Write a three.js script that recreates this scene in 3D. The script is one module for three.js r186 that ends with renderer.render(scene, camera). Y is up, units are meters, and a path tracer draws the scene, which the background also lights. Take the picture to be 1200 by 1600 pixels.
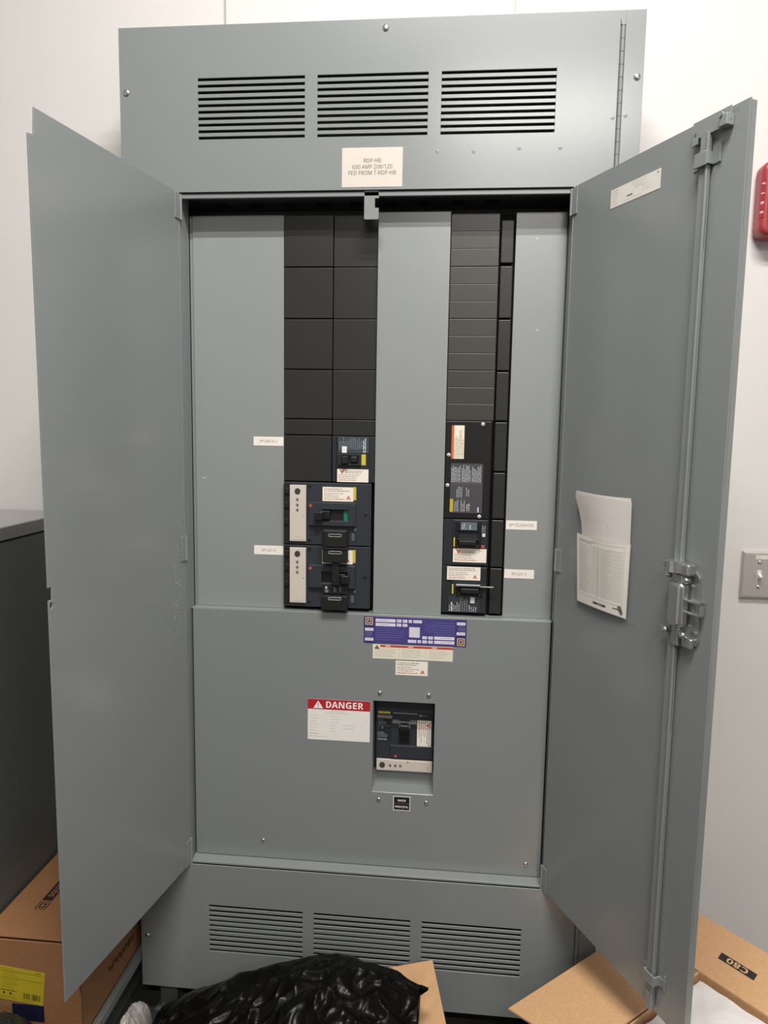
import * as THREE from 'three';
import { RoundedBoxGeometry } from 'three/addons/geometries/RoundedBoxGeometry.js';
import { mergeGeometries, mergeVertices, toCreasedNormals } from 'three/addons/utils/BufferGeometryUtils.js';
import { RectAreaLightUniformsLib } from 'three/addons/lights/RectAreaLightUniformsLib.js';
import { Brush, Evaluator, SUBTRACTION } from 'three-bvh-csg';
import { createNoise2D, createNoise3D } from 'simplex-noise';

// ---------------------------------------------------------------- camera, light, exposure
const scene = new THREE.Scene();
scene.background = new THREE.Color(0x000000);
const camera = new THREE.PerspectiveCamera(2 * Math.atan(800 / 1130) * 180 / Math.PI, 0.75, 0.02, 30);
camera.rotation.order = 'YXZ';
camera.position.set(0.1899, 1.4206, 1.6217);
camera.rotation.set(-0.1184, 0.0931, 0.0160);
scene.add(camera);
RectAreaLightUniformsLib.init();
const renderer = new THREE.WebGLRenderer({ antialias: true });
renderer.toneMapping = THREE.LinearToneMapping;
renderer.toneMappingExposure = 0.85;
renderer.shadowMap.enabled = true;
const LAMP_COLOR = new THREE.Color().setRGB(1.0, 0.97, 0.93);
const LAMP_H = 3.4;
// x, z, strength of each ceiling strip
const LAMPS = [[0.30, 1.15, 590], [0.36, 1.42, 390], [0.72, 3.24, 530], [0.72, 5.60, 470]];

// ---------------------------------------------------------------- helpers
function rng(seed) { let s = seed >>> 0; return () => { s = (s + 0x6D2B79F5) >>> 0; let t = Math.imul(s ^ (s >>> 15), 1 | s); t = (t + Math.imul(t ^ (t >>> 7), 61 | t)) ^ t; return ((t ^ (t >>> 14)) >>> 0) / 4294967296; }; }
const n2 = createNoise2D(rng(11)), n3 = createNoise3D(rng(23));
const used = new Map();
function numbered(name) { const k = (used.get(name) || 0); used.set(name, k + 1); return k ? name + '_' + String(k).padStart(3, '0') : name; }
const turned = new Set();
function originOf(o) { const v = new THREE.Vector3(); while (o && o !== scene) { if (turned.has(o)) return null; v.add(o.position); o = o.parent; } return v; }
function shade(o) { o.traverse((m) => { if (m.isMesh) { m.castShadow = true; m.receiveShadow = true; } }); return o; }
function tag(o, label, category, group, kind) { if (label) o.userData.label = label; if (category) o.userData.category = category; if (group) o.userData.group = group; if (kind) o.userData.kind = kind; return o; }
// a mesh whose geometry is written in world coordinates (or door coordinates under a turned group)
function part(name, geo, mat, parent = scene, label) {
  const g = Array.isArray(geo) ? merge(geo) : geo;
  const off = parent === scene ? new THREE.Vector3() : originOf(parent);
  if (off) { g.computeBoundingBox(); g.translate(-off.x, -off.y, -off.z); }
  const m = new THREE.Mesh(g, mat); m.name = parent === scene ? numbered(name) : name; m.castShadow = m.receiveShadow = true;
  if (label) m.userData.label = label;
  parent.add(m); return m;
}
// a mesh with shared geometry put at a place
function spot(name, geo, mat, parent, [x, y, z]) {
  const off = parent === scene ? new THREE.Vector3() : (originOf(parent) || new THREE.Vector3());
  const m = new THREE.Mesh(geo, mat); m.name = parent === scene ? numbered(name) : name; m.position.set(x - off.x, y - off.y, z - off.z);
  m.castShadow = m.receiveShadow = true; parent.add(m); return m;
}
function thing(name, label, category, [x, y, z], group) { const o = new THREE.Group(); o.name = numbered(name); o.position.set(x, y, z); scene.add(o); return tag(o, label, category, group); }
function struct(name, geo, mat) { const m = part(name, geo, mat); m.userData.kind = 'structure'; return m; }
function merge(list) { return mergeGeometries(list.map((g) => { const h = g.index ? g.toNonIndexed() : g; for (const k of Object.keys(h.attributes)) if (!['position', 'normal', 'uv'].includes(k)) h.deleteAttribute(k); if (!h.attributes.uv) h.setAttribute('uv', new THREE.BufferAttribute(new Float32Array(h.attributes.position.count * 2), 2)); return h; })); }
function box(x0, x1, y0, y1, z0, z1, r = 0, seg = 2) {
  const w = Math.abs(x1 - x0), h = Math.abs(y1 - y0), d = Math.abs(z1 - z0);
  const g = r > 0 ? new RoundedBoxGeometry(w, h, d, seg, Math.min(r, w / 2.01, h / 2.01, d / 2.01)) : new THREE.BoxGeometry(w, h, d);
  return g.translate((x0 + x1) / 2, (y0 + y1) / 2, (z0 + z1) / 2);
}
function rectPath(x0, x1, y0, y1, P = THREE.Path) { const p = new P(); p.moveTo(x0, y0); p.lineTo(x1, y0); p.lineTo(x1, y1); p.lineTo(x0, y1); p.closePath(); return p; }
function roundRect(x0, x1, y0, y1, r, P = THREE.Shape) {
  const p = new P(); p.moveTo(x0 + r, y0); p.lineTo(x1 - r, y0); p.quadraticCurveTo(x1, y0, x1, y0 + r); p.lineTo(x1, y1 - r); p.quadraticCurveTo(x1, y1, x1 - r, y1); p.lineTo(x0 + r, y1); p.quadraticCurveTo(x0, y1, x0, y1 - r); p.lineTo(x0, y0 + r); p.quadraticCurveTo(x0, y0, x0 + r, y0); return p;
}
function poly(pts) { const s = new THREE.Shape(); pts.forEach(([x, y], i) => (i ? s.lineTo(x, y) : s.moveTo(x, y))); s.closePath(); return s; }
// sheet metal: a shape in x, y with real thickness from z0 to z0 + t
function sheet(shape, z0, t, bevel = 0.0005) {
  const g = new THREE.ExtrudeGeometry(shape, bevel ? { depth: t - 2 * bevel, bevelEnabled: true, bevelSize: bevel, bevelThickness: bevel, bevelOffset: -bevel, bevelSegments: 1, curveSegments: 6 } : { depth: t, bevelEnabled: false, curveSegments: 6 });
  return g.translate(0, 0, z0 + bevel);
}
function cyl(r, h, axis = 'y', n = 20, r2 = r) { const g = new THREE.CylinderGeometry(r2, r, h, n); if (axis === 'z') g.rotateX(Math.PI / 2); if (axis === 'x') g.rotateZ(Math.PI / 2); return g; }
const C = (r, g, b) => new THREE.Color().setRGB(r, g, b);
const std = (color, roughness = 0.5, more = {}) => new THREE.MeshStandardMaterial({ color, roughness, ...more });

// ---------------------------------------------------------------- textures and materials
function dataTex(n, f, repeat = 1, color = false) {
  const d = new Uint8Array(n * n * 4);
  for (let j = 0; j < n; j++) for (let i = 0; i < n; i++) { const v = f(i / n, j / n, i, j), k = 4 * (j * n + i); if (Array.isArray(v)) { d[k] = v[0]; d[k + 1] = v[1]; d[k + 2] = v[2]; } else d[k] = d[k + 1] = d[k + 2] = Math.max(0, Math.min(255, v)); d[k + 3] = 255; }
  const t = new THREE.DataTexture(d, n, n); t.wrapS = t.wrapT = THREE.RepeatWrapping; t.magFilter = THREE.LinearFilter; t.minFilter = THREE.LinearFilter; t.repeat.set(repeat, repeat); if (color) t.colorSpace = THREE.SRGBColorSpace; t.needsUpdate = true; return t;
}
// periodic noise made from noise on two circles' worth of 3-D space
function pn(u, v, f, s = 0) { const a = u * Math.PI * 2, b = v * Math.PI * 2; return n3(Math.cos(a) * f + s, Math.sin(a) * f + Math.cos(b) * f * 1.3, Math.sin(b) * f + s * 0.7); }
const R1 = rng(5);
const peel = dataTex(256, (u, v) => 128 + 50 * pn(u, v, 7) + 40 * pn(u, v, 15, 3));
peel.repeat.set(6, 6);
const smudge = dataTex(512, (u, v) => 128 + 14 * pn(u, v, 0.5, 1) + 8 * pn(u, v, 1.2, 2));
const wallBump = dataTex(256, (u, v) => 128 + 40 * pn(u, v, 9) + 40 * pn(u, v, 20, 3));
wallBump.repeat.set(3, 3);
const PAINT = C(0.222, 0.238, 0.239), LINER = C(0.264, 0.281, 0.278);
const enamel = (color, roughness) => new THREE.MeshPhysicalMaterial({ color, roughness, ior: 1.65 });
const paint = enamel(PAINT, 0.225);   // map mean is one half
const linerPaint = enamel(LINER, 0.26);
const paintSmall = std(PAINT, 0.28);
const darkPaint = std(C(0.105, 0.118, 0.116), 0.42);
const galv = std(C(0.52, 0.53, 0.53), 0.36, { metalness: 0.85, roughnessMap: smudge });
const zinc = std(C(0.72, 0.72, 0.70), 0.25, { metalness: 1 });
const wallPaint = std(C(0.69, 0.664, 0.645), 0.75, { bumpMap: wallBump, bumpScale: 0.0004 });
const ceilingPaint = std(C(0.80, 0.79, 0.77), 0.9);
const concrete = std(C(0.09, 0.088, 0.084), 0.6, { map: dataTex(256, (u, v) => { const k = 190 + 30 * pn(u, v, 2) + 18 * pn(u, v, 8, 2); return [k, k, k]; }, 1, true) });
const blackPlastic = std(C(0.024, 0.0232, 0.0222), 0.33), lighterPlastic = new THREE.MeshPhysicalMaterial({ color: C(0.042, 0.039, 0.036), roughness: 0.34, ior: 1.6 });  // second plastic: lighter, glossier variant of the black, for the right filler column
const blackGloss = std(C(0.012, 0.012, 0.013), 0.28);
const slate = std(C(0.026, 0.031, 0.039), 0.45);
const slateDark = std(C(0.018, 0.021, 0.026), 0.45);
const pitch = std(C(0.006, 0.006, 0.006), 0.55);
const beige = std(C(0.62, 0.56, 0.50), 0.5);
const yellow = std(C(0.60, 0.48, 0.06), 0.5);
const green = std(C(0.005, 0.19, 0.085), 0.5);
const redBit = std(C(0.42, 0.07, 0.055), 0.5);
const white = std(C(0.74, 0.73, 0.72), 0.6);
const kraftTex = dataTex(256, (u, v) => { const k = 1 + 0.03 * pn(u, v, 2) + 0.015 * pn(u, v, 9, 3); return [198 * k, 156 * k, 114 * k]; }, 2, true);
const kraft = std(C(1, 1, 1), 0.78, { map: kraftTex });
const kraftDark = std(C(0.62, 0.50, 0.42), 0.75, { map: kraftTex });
const stainless = std(C(0.60, 0.56, 0.52), 0.42, { metalness: 0.6 });

// flat print: a canvas in millimetres, drawn with y downwards
function print(wmm, hmm, draw, ppm = 5, rough = 0.45) {
  const c = document.createElement('canvas'); c.width = Math.round(wmm * ppm); c.height = Math.round(hmm * ppm);
  const g = c.getContext('2d'); g.scale(ppm, ppm); draw(g, wmm, hmm);
  const t = new THREE.CanvasTexture(c); t.colorSpace = THREE.SRGBColorSpace; t.anisotropy = 8; t.minFilter = THREE.LinearFilter;
  return std(C(1, 1, 1), rough, { map: t });
}
const fill = (g, c, x, y, w, h) => { g.fillStyle = c; g.fillRect(x, y, w, h); };
function text(g, s, x, y, size, c = '#222', o = {}) { g.fillStyle = c; g.font = `${o.bold ? 'bold ' : ''}${size}px ${o.font || 'sans-serif'}`; g.textAlign = o.align || 'center'; g.textBaseline = 'middle'; g.save(); g.translate(x, y); if (o.rot) g.rotate(o.rot); if (o.sx) g.scale(o.sx, 1); g.fillText(s, 0, 0); g.restore(); }
// unreadable small print: rows of broken strokes
function rows(g, x, y, w, n, step, h, c, seed = 1, gap = 0.25) { const r = rng(seed); g.fillStyle = c; for (let i = 0; i < n; i++) { let a = x; const end = x + w * (0.62 + 0.38 * r()); while (a < end) { const l = (0.6 + 2.2 * r()) * h * 2; g.fillRect(a, y + i * step, Math.min(l, end - a), h); a += l + h * (0.6 + gap * r()); } } }
function columns(g, x, y, h, n, step, w, c, seed = 1) { const r = rng(seed); g.fillStyle = c; for (let i = 0; i < n; i++) { let a = y + h * 0.4 * r(); while (a < y + h) { const l = (0.6 + 2.2 * r()) * w * 2; g.fillRect(x + i * step, a, w, Math.min(l, y + h - a)); a += l + w * 0.8; } } }
function hazard(g, x, y, s, c = '#c8502e') { g.fillStyle = c; g.beginPath(); g.moveTo(x, y - s); g.lineTo(x + s, y + s); g.lineTo(x + 0.35 * s, y + s); g.lineTo(x, y + 0.1 * s); g.lineTo(x - 0.35 * s, y + s); g.lineTo(x - s, y + s); g.closePath(); g.fill(); }
function squareMark(g, x, y, s, line, ground) { fill(g, line, x, y, s, s); fill(g, ground, x + s * 0.12, y + s * 0.12, s * 0.76, s * 0.76); fill(g, line, x + s * 0.24, y + s * 0.24, s * 0.52, s * 0.52); g.fillStyle = ground; g.beginPath(); g.moveTo(x + s * 0.36, y + s * 0.34); g.lineTo(x + s * 0.52, y + s * 0.34); g.quadraticCurveTo(x + s * 0.66, y + s * 0.36, x + s * 0.66, y + s * 0.5); g.quadraticCurveTo(x + s * 0.66, y + s * 0.64, x + s * 0.52, y + s * 0.66); g.lineTo(x + s * 0.36, y + s * 0.66); g.closePath(); g.fill(); }
// a sticker from x0..x1, y0..y1 lying on the surface at depth z
function sticker(name, x0, x1, y0, y1, z, draw, parent, label, ppm = 5, rough = 0.45) {
  const g = box(x0, x1, y0, y1, z + 0.0001, z + 0.0006);
  return part(name, g, print((x1 - x0) * 1000, (y1 - y0) * 1000, draw, ppm, rough), parent, label);
}
// white warning sticker with an orange triangle
function warning(seed, where = 'br') { return (g, w, h) => { fill(g, '#efe6da', 0, 0, w, h); const pad = w * 0.05; rows(g, pad + (where === 'tl' ? w * 0.2 : 0), h * 0.12, w * (where === 'tl' ? 0.68 : 0.84), 2, h * 0.13, h * 0.05, '#8a7f78', seed); rows(g, pad, h * 0.42, w * 0.7, 3, h * 0.13, h * 0.045, '#9a8f88', seed + 3); rows(g, pad, h * 0.82, w * 0.8, 1, h * 0.1, h * 0.05, '#b0654a', seed + 5); if (where === 'br') hazard(g, w * 0.84, h * 0.72, h * 0.15); else { g.save(); g.translate(w * 0.16, h * 0.24); g.rotate(Math.PI); hazard(g, 0, 0, h * 0.17); g.restore(); } }; }

// cross-recess screw heads, facing +z, back at z = 0
function screwGeo(r, h) {
  const prof = []; for (let i = 0; i <= 8; i++) { const a = (i / 8) * Math.PI / 2; prof.push(new THREE.Vector2(r * Math.cos(a * 0.98) + (i === 8 ? 0 : 0), h * (0.25 + 0.75 * Math.sin(a)))); }
  prof[8].x = 0; prof.unshift(new THREE.Vector2(r, 0)); prof.unshift(new THREE.Vector2(0, 0));
  const cap = new Brush(new THREE.LatheGeometry(prof, 20).rotateX(Math.PI / 2));
  let out = cap; const ev = new Evaluator(); ev.attributes = ['position', 'normal', 'uv'];
  for (const a of [0, Math.PI / 2]) { const b = new Brush(new THREE.BoxGeometry(r * 1.2, r * 0.26, h).rotateZ(a + 0.4).translate(0, 0, h * 1.02)); b.updateMatrixWorld(); out.updateMatrixWorld(); out = ev.evaluate(out, b, SUBTRACTION); }
  return out.geometry;
}
const SCREW = screwGeo(0.0068, 0.0042), SCREW_S = screwGeo(0.0044, 0.003);

// ---------------------------------------------------------------- the room
const FLOOR = -0.09, WALL = -0.19, CEIL = 3.56;
const RX0 = -2.7, RX1 = 3.0, RZ1 = 6.6;
struct('floor', box(RX0 - 0.1, RX1 + 0.1, FLOOR - 0.1, FLOOR, WALL - 0.1, RZ1 + 0.1), concrete);
struct('ceiling', box(RX0 - 0.1, RX1 + 0.1, CEIL, CEIL + 0.1, WALL - 0.1, RZ1 + 0.1), ceilingPaint);
struct('wall_back', box(RX0 - 0.1, RX1 + 0.1, FLOOR, CEIL, WALL - 0.1, WALL), wallPaint);
struct('wall_left', box(RX0 - 0.1, RX0, FLOOR, CEIL, WALL, RZ1), wallPaint);
struct('wall_right', box(RX1, RX1 + 0.1, FLOOR, CEIL, WALL, RZ1), wallPaint);
struct('wall_front', box(RX0 - 0.1, RX1 + 0.1, FLOOR, CEIL, RZ1, RZ1 + 0.1), std(C(0.42, 0.40, 0.38), 0.8));
struct('trim_1', box(-0.377, 0.306, 2.262, CEIL, WALL, WALL + 0.014, 0.006), wallPaint);   // boxed-out drywall above the panel

// ---------------------------------------------------------------- the lamps
LAMPS.forEach(([x, z, power], i) => {
  const t = thing('strip_light', ['white ceiling strip light closest to the electrical panel', 'white ceiling strip light in the second row from the panel', 'white ceiling strip light in the third row from the panel', 'white ceiling strip light farthest from the panel, at the back of the room'][i], 'light', [x, LAMP_H, z], 'ceiling strip lights');
  part('housing', [box(x - 0.62, x + 0.62, LAMP_H + 0.028, LAMP_H + 0.075, z - 0.035, z + 0.035, 0.004), box(x - 0.625, x - 0.605, LAMP_H - 0.012, LAMP_H + 0.07, z - 0.03, z + 0.03, 0.003), box(x + 0.605, x + 0.625, LAMP_H - 0.012, LAMP_H + 0.07, z - 0.03, z + 0.03, 0.003)], std(C(0.75, 0.75, 0.75), 0.4), t);
  for (const s of [-1, 1]) part('hanger', cyl(0.004, CEIL - LAMP_H - 0.07, 'y', 8).translate(x + s * 0.5, (CEIL + LAMP_H + 0.07) / 2, z), zinc, t);
  part('tube', cyl(0.013, 1.2, 'x', 16).translate(x, LAMP_H + 0.005, z), std(C(0.9, 0.9, 0.9), 0.5, { emissive: LAMP_COLOR, emissiveIntensity: 4 }), t);
  const l = new THREE.RectAreaLight(LAMP_COLOR, power, 1.2, 0.03); l.position.set(0, -0.010, 0); l.rotation.x = -Math.PI / 2; l.name = 'lamp_glow'; t.add(l);
});

// ---------------------------------------------------------------- electrical panelboard
const W2 = 0.559, H = 2.2702, OX0 = -0.4287, OX1 = 0.4291, OYB = 0.338, OYT = 1.9265;
const panel = thing('electrical_panelboard', 'tall grey electrical panelboard against the wall with both doors swung open', 'electrical panel', [0, FLOOR, -0.09]);
part('enclosure_box', [box(-0.545, -0.542, 0, 2.255, WALL + 0.002, -0.004), box(0.542, 0.545, 0, 2.255, WALL + 0.002, -0.004), box(-0.545, 0.545, 0, 0.003, WALL + 0.002, -0.004), box(-0.545, 0.545, 2.252, 2.255, WALL + 0.002, -0.004), box(-0.545, 0.545, 0, 2.255, WALL + 0.001, WALL + 0.004)], darkPaint, panel);
for (const x of [-0.525, 0.48]) part('mounting_foot', [box(x, x + 0.045, FLOOR, 0, -0.17, -0.03, 0.002), box(x - 0.012, x + 0.057, FLOOR, FLOOR + 0.006, -0.18, -0.02, 0.001)], darkPaint, panel);
// the trim: one sheet with a door opening and six louvred windows
const VENTS = []; for (const [y0, y1] of [[2.0365, 2.1625], [0.109, 0.233]]) for (const [x0, x1] of [[-0.3825, -0.1465], [-0.119, 0.118], [0.146, 0.3835]]) VENTS.push([x0, x1, y0, y1]);
const XS = 0.5085;
const tShape = rectPath(-W2, XS, 0, H, THREE.Shape); tShape.holes.push(rectPath(OX0, OX1, OYB, OYT)); for (const v of VENTS) tShape.holes.push(rectPath(...v));
const trim = part('trim_cover', [sheet(tShape, -0.003, 0.003), box(-W2, -W2 + 0.002, 0.001, H - 0.001, -0.014, -0.002), box(-W2 + 0.001, XS, H - 0.002, H, -0.014, -0.002), box(-W2 + 0.001, XS, 0, 0.002, -0.014, -0.002)], paint, panel);
for (const [x0, x1, y0, y1] of VENTS) { const n = 10, slot = 0.0058, p = (y1 - y0 - slot) / (n - 1); const gs = sheet(rectPath(x0, x1, -(p - slot) / 2, (p - slot) / 2, THREE.Shape), -0.003, 0.003, 0.0004); for (let k = 0; k < n - 1; k++) { const g = gs; spot('louver_slat', g, paint, trim, [0, y0 + slot + (p - slot) / 2 + k * p, 0]); } }
const strip = part('trim_strip', [box(0.5185, W2, 0, H, -0.003, 0, 0.0006), box(W2 - 0.002, W2, 0.001, H - 0.001, -0.014, -0.002), box(0.5095, 0.5185, 2.2425, H, -0.003, 0, 0.0004), box(0.5095, 0.5185, 0, 0.03, -0.003, 0, 0.0004)], paint, panel);
{ // piano hinge
  const hinge = part('piano_hinge', [cyl(0.0028, 2.212, 'y', 10).translate(0.5137, 1.136, -0.0005), box(0.5088, 0.5182, 0.03, 2.24, -0.006, -0.004)], darkPaint, panel);
  const kg = cyl(0.0042, 0.0242, 'y', 14); for (let k = 0; k < 88; k++) spot('hinge_knuckle', kg, paintSmall, hinge, [0.5137, 2.2275 - k * 0.0251, -0.0005]);
}
for (const [x, y, p] of [[0.026, 2.252, trim], [-0.543, 2.137, trim], [0.546, 2.141, strip], [-0.542, 0.137, trim], [0.546, 0.137, strip]]) spot('screw', SCREW, zinc, p, [x, y, 0]);
{ const d = new THREE.SphereGeometry(0.0042, 10, 6, 0, Math.PI * 2, 0, Math.PI / 2).rotateX(Math.PI / 2).scale(1, 1, 0.12); for (const [x, y, p] of [[0.501, 2.062, trim], [0.5265, 2.066, strip], [0.217, 2.001, trim], [0.312, 2.006, trim], [0.397, 2.005, trim], [0.14, 2.003, trim]]) spot('weld_mark', d, paintSmall, p, [x, y, 0]); }
sticker('nameplate', -0.0645, 0.0665, 1.932, 2.013, 0, (g, w, h) => { fill(g, '#c8c0b6', 0, 0, w, h); for (const [s, y] of [['RDP-HB', 27], ['600 AMP 208/120', 39.5], ['FED FROM T-RDP-HB', 52]]) text(g, s, w / 2, y, 12, '#353330', { sx: s.length > 16 ? 0.94 : 0.92 }); }, trim, 'white nameplate with three lines of grey lettering');
{ // door strike hanging from the top of the opening
  const s = poly([[-0.016, 1.868], [-0.014, 1.866], [0.0138, 1.866], [0.016, 1.868], [0.016, 1.8905], [0.0075, 1.8905], [0.0075, 1.910], [0.016, 1.910], [0.016, 1.928], [-0.016, 1.928]]);
  part('strike_tab', [sheet(s, -0.0075, 0.003)], paintSmall, trim);
}
// the liner behind the opening: lip on top, jambs, sill
part('opening_liner', [box(OX0, OX1, 1.9145, 1.9242, -0.012, -0.0045, 0.0012), box(OX0 - 0.001, OX0 - 0.003, 0.338, 1.925, -0.060, -0.0032), box(OX1 + 0.001, OX1 + 0.003, 0.338, 1.925, -0.060, -0.0032), box(OX0, OX1, 0.3385, 0.3440, -0.046, -0.0052, 0.0012)], paintSmall, panel);
{ // shelf above the deadfront, with round knock-outs
  const s = part('gutter_barrier', [box(-0.54, 0.54, 1.929, 1.932, -0.185, -0.006), box(-0.54, 0.54, 1.88, 1.929, -0.165, -0.162)], darkPaint, panel);
  const kg = cyl(0.017, 0.002, 'y', 24); for (let k = 0; k < 9; k++) spot('knockout', kg, slateDark, s, [-0.36 + k * 0.078, 1.9285, -0.105]);
}
part('deadfront_frame', box(-0.4286, -0.4195, 0.979, 1.893, -0.066, -0.063), paintSmall, panel);
part('deadfront_frame', box(0.426, 0.429, 0.979, 1.893, -0.066, -0.063), paintSmall, panel);
part('black_gap_backing', box(-0.43, 0.43, 0.36, 1.90, -0.105, -0.100), pitch, panel);  // added black sheet; its colour stands in for shade in the gaps
// upper deadfront: three grey panels with black breaker columns between them
const DZ = -0.060;
function dead(x0, x1, y0, y1, z, fl) { const l = [box(x0, x1, y0, y1, z - 0.0018, z, 0.0006)]; for (const s of fl) l.push(s < 0 ? box(x0, x0 + 0.0018, y0, y1, z - 0.04, z - 0.001) : box(x1 - 0.0018, x1, y0, y1, z - 0.04, z - 0.001)); return l; }
const dfL = part('deadfront_panel', dead(-0.4205, -0.2065, 0.9788, 1.893, DZ, [-1, 1]), linerPaint, panel);
part('deadfront_panel', dead(0.0115, 0.1722, 0.9788, 1.893, -0.0475, [-1, 1]), linerPaint, panel);
const dfR = part('deadfront_panel', dead(0.3165, 0.427, 0.9788, 1.893, DZ, [-1, 1]), linerPaint, panel);
const circuit = (s) => (g, w, h) => { fill(g, '#efe8de', 0, 0, w, h); text(g, s, w / 2, h / 2, 9.5, '#77736f', { sx: 0.9 }); };
sticker('circuit_label', -0.2795, -0.2075, 1.370, 1.391, DZ, circuit('PP-MECH-2'), dfL, 'white strip label level with the top left breaker');
sticker('circuit_label', -0.2795, -0.2075, 1.109, 1.131, DZ, circuit('RP-LD1-2'), dfL, 'white strip label level with the bottom left breaker');
sticker('circuit_label', 0.3175, 0.388, 1.187, 1.208, DZ, circuit('RP-TELEMATER'), dfR, 'white strip label, upper one on the right panel');
sticker('circuit_label', 0.3175, 0.386, 1.072, 1.093, DZ, circuit('RP-LD1-1'), dfR, 'white strip label, lower one on the right panel');
{ const r = rng(8), l = []; for (const [x, y] of [[0.363, 1.838], [0.371, 1.643], [-0.40, 1.29]]) for (let k = 0; k < 3; k++) l.push(box(-0.0022, 0.0022, -0.0004, 0.0004, 0, 0.0002).rotateZ(r() * 3).translate(x + (r() - 0.5) * 0.008, y + (r() - 0.5) * 0.008, DZ)); part('scratch', l, white, panel); }
// blank filler plates
const RL = [1.893, 1.7775, 1.6625, 1.5475, 1.4335, 1.396, 1.287];
for (let i = 0; i < 6; i++) part('filler_plate', box(-0.2055, -0.0925, RL[i + 1] + 0.0013, RL[i] - 0.0009, -0.075, -0.0585, 0.0016), blackPlastic, panel);
for (let i = 0; i < 5; i++) part('filler_plate', box(-0.0912, 0.0107, RL[i + 1] + 0.0007, RL[i] - 0.0005, -0.075, -0.0615, 0.0014), blackPlastic, panel);
const RR = [1.893, 1.778, 1.664, 1.549, 1.4355];
for (let i = 0; i < 4; i++) { const a = RR[i + 1] + 0.0005, b = RR[i] - 0.0005, l = []; for (let k = 0; k < 3; k++) l.push(box(0.1732, 0.2808, a + (b - a) * k / 3, a + (b - a) * (k + 1) / 3, -0.075, -0.0605, 0.0012)); part('filler_plate', l, lighterPlastic, panel, 'black filler plate with two shallow grooves'); }
const RN = [1.880, 1.7815, 1.6645, 1.5485, 1.4355, 1.3195, 1.2095, 1.0955, 0.9835];
for (let i = 0; i < 8; i++) part('narrow_filler_plate', box(0.2845, 0.3125, RN[i + 1] + (i === 0 ? 0.004 : 0.0012), RN[i] - 0.0022, -0.08, -0.0625, 0.0022), blackPlastic, panel);
{ // lug cover plate on the right column
  const z = -0.052, c = part('lug_cover_plate', box(0.1732, 0.2775, 1.2105, 1.4345, -0.075, z, 0.0015), blackGloss, panel, 'glossy black cover plate with four pale screws');
  for (const [x, y] of [[0.257, 1.428], [0.181, 1.357], [0.180, 1.287], [0.255, 1.216]]) spot('screw', SCREW_S, std(C(0.62, 0.60, 0.58), 0.5), c, [x, y, z]);
  sticker('warning_label', 0.1865, 0.2155, 1.3485, 1.4245, z, (g, w, h) => { fill(g, '#efe3cf', 0, 0, w, h); fill(g, '#c9633a', 0, 0, w * 0.2, h); columns(g, w * 0.26, 2, h - 4, 6, w * 0.12, w * 0.05, '#8d8477', 4); }, c, 'white sideways label with an orange edge', 6);
  sticker('rating_label', 0.1865, 0.2605, 1.2235, 1.338, z, (g, w, h) => { fill(g, '#45454a', 0, 0, w, h); for (let k = 0; k < 3; k++) columns(g, 2 + k * w * 0.32, 2, h * 0.36, 7, w * 0.042, w * 0.02, '#b9bcc0', 10 + k); fill(g, '#6b6b70', 0, h * 0.4, w, 0.6); columns(g, w * 0.2, h * 0.45, h * 0.24, 4, w * 0.05, w * 0.02, '#b4b6ba', 20); columns(g, w * 0.5, h * 0.45, h * 0.22, 2, w * 0.06, w * 0.025, '#aaa', 21); columns(g, w * 0.14, h * 0.72, h * 0.25, 3, w * 0.05, w * 0.02, '#bbb', 22); columns(g, w * 0.34, h * 0.72, h * 0.25, 3, w * 0.05, w * 0.02, '#bbb', 23); columns(g, w * 0.52, h * 0.8, h * 0.16, 2, w * 0.06, w * 0.03, '#bbb', 24); fill(g, '#c4a82a', 0, h * 0.72, w * 0.1, h * 0.26); fill(g, '#ccc', w * 0.86, h * 0.88, w * 0.04, h * 0.1); }, c, 'dark data label with columns of white print and a yellow tab', 8);
}
// lower deadfront with the main breaker's window
const LZ = -0.037, MX0 = 0.0165, MX1 = 0.1640, MY0 = 0.537, MY1 = 0.7665;
const lShape = rectPath(-0.4255, 0.4265, 0.3455, 0.9765, THREE.Shape); lShape.holes.push(rectPath(MX0, MX1, MY0, MY1));
const low = part('main_cover', [sheet(lShape, LZ - 0.002, 0.002), box(-0.4285, 0.4285, 0.9755, 0.9785, -0.075, LZ - 0.0005, 0.0008), box(-0.4255, -0.4237, 0.346, 0.976, -0.075, LZ - 0.001), box(0.4247, 0.4265, 0.346, 0.976, -0.075, LZ - 0.001),
  box(MX0 - 0.0015, MX0, MY0, MY1, -0.088, LZ - 0.001), box(MX1, MX1 + 0.0015, MY0, MY1, -0.088, LZ - 0.001), box(MX0, MX1, MY1, MY1 + 0.0015, -0.088, LZ - 0.001), box(MX0, MX1, MY0 - 0.0015, MY0, -0.086, LZ - 0.001), box(MX0, MX1, MY0, MY0 + 0.036, -0.090, -0.086)], paint, panel);
for (const [x, y] of [[0.032, 0.787], [0.149, 0.787], [0.033, 0.518], [0.149, 0.517], [-0.254, 0.391], [0.392, 0.377]]) spot('screw', SCREW_S.clone().scale(1.15, 1.15, 1.2), zinc, low, [x, y, LZ]);
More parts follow.
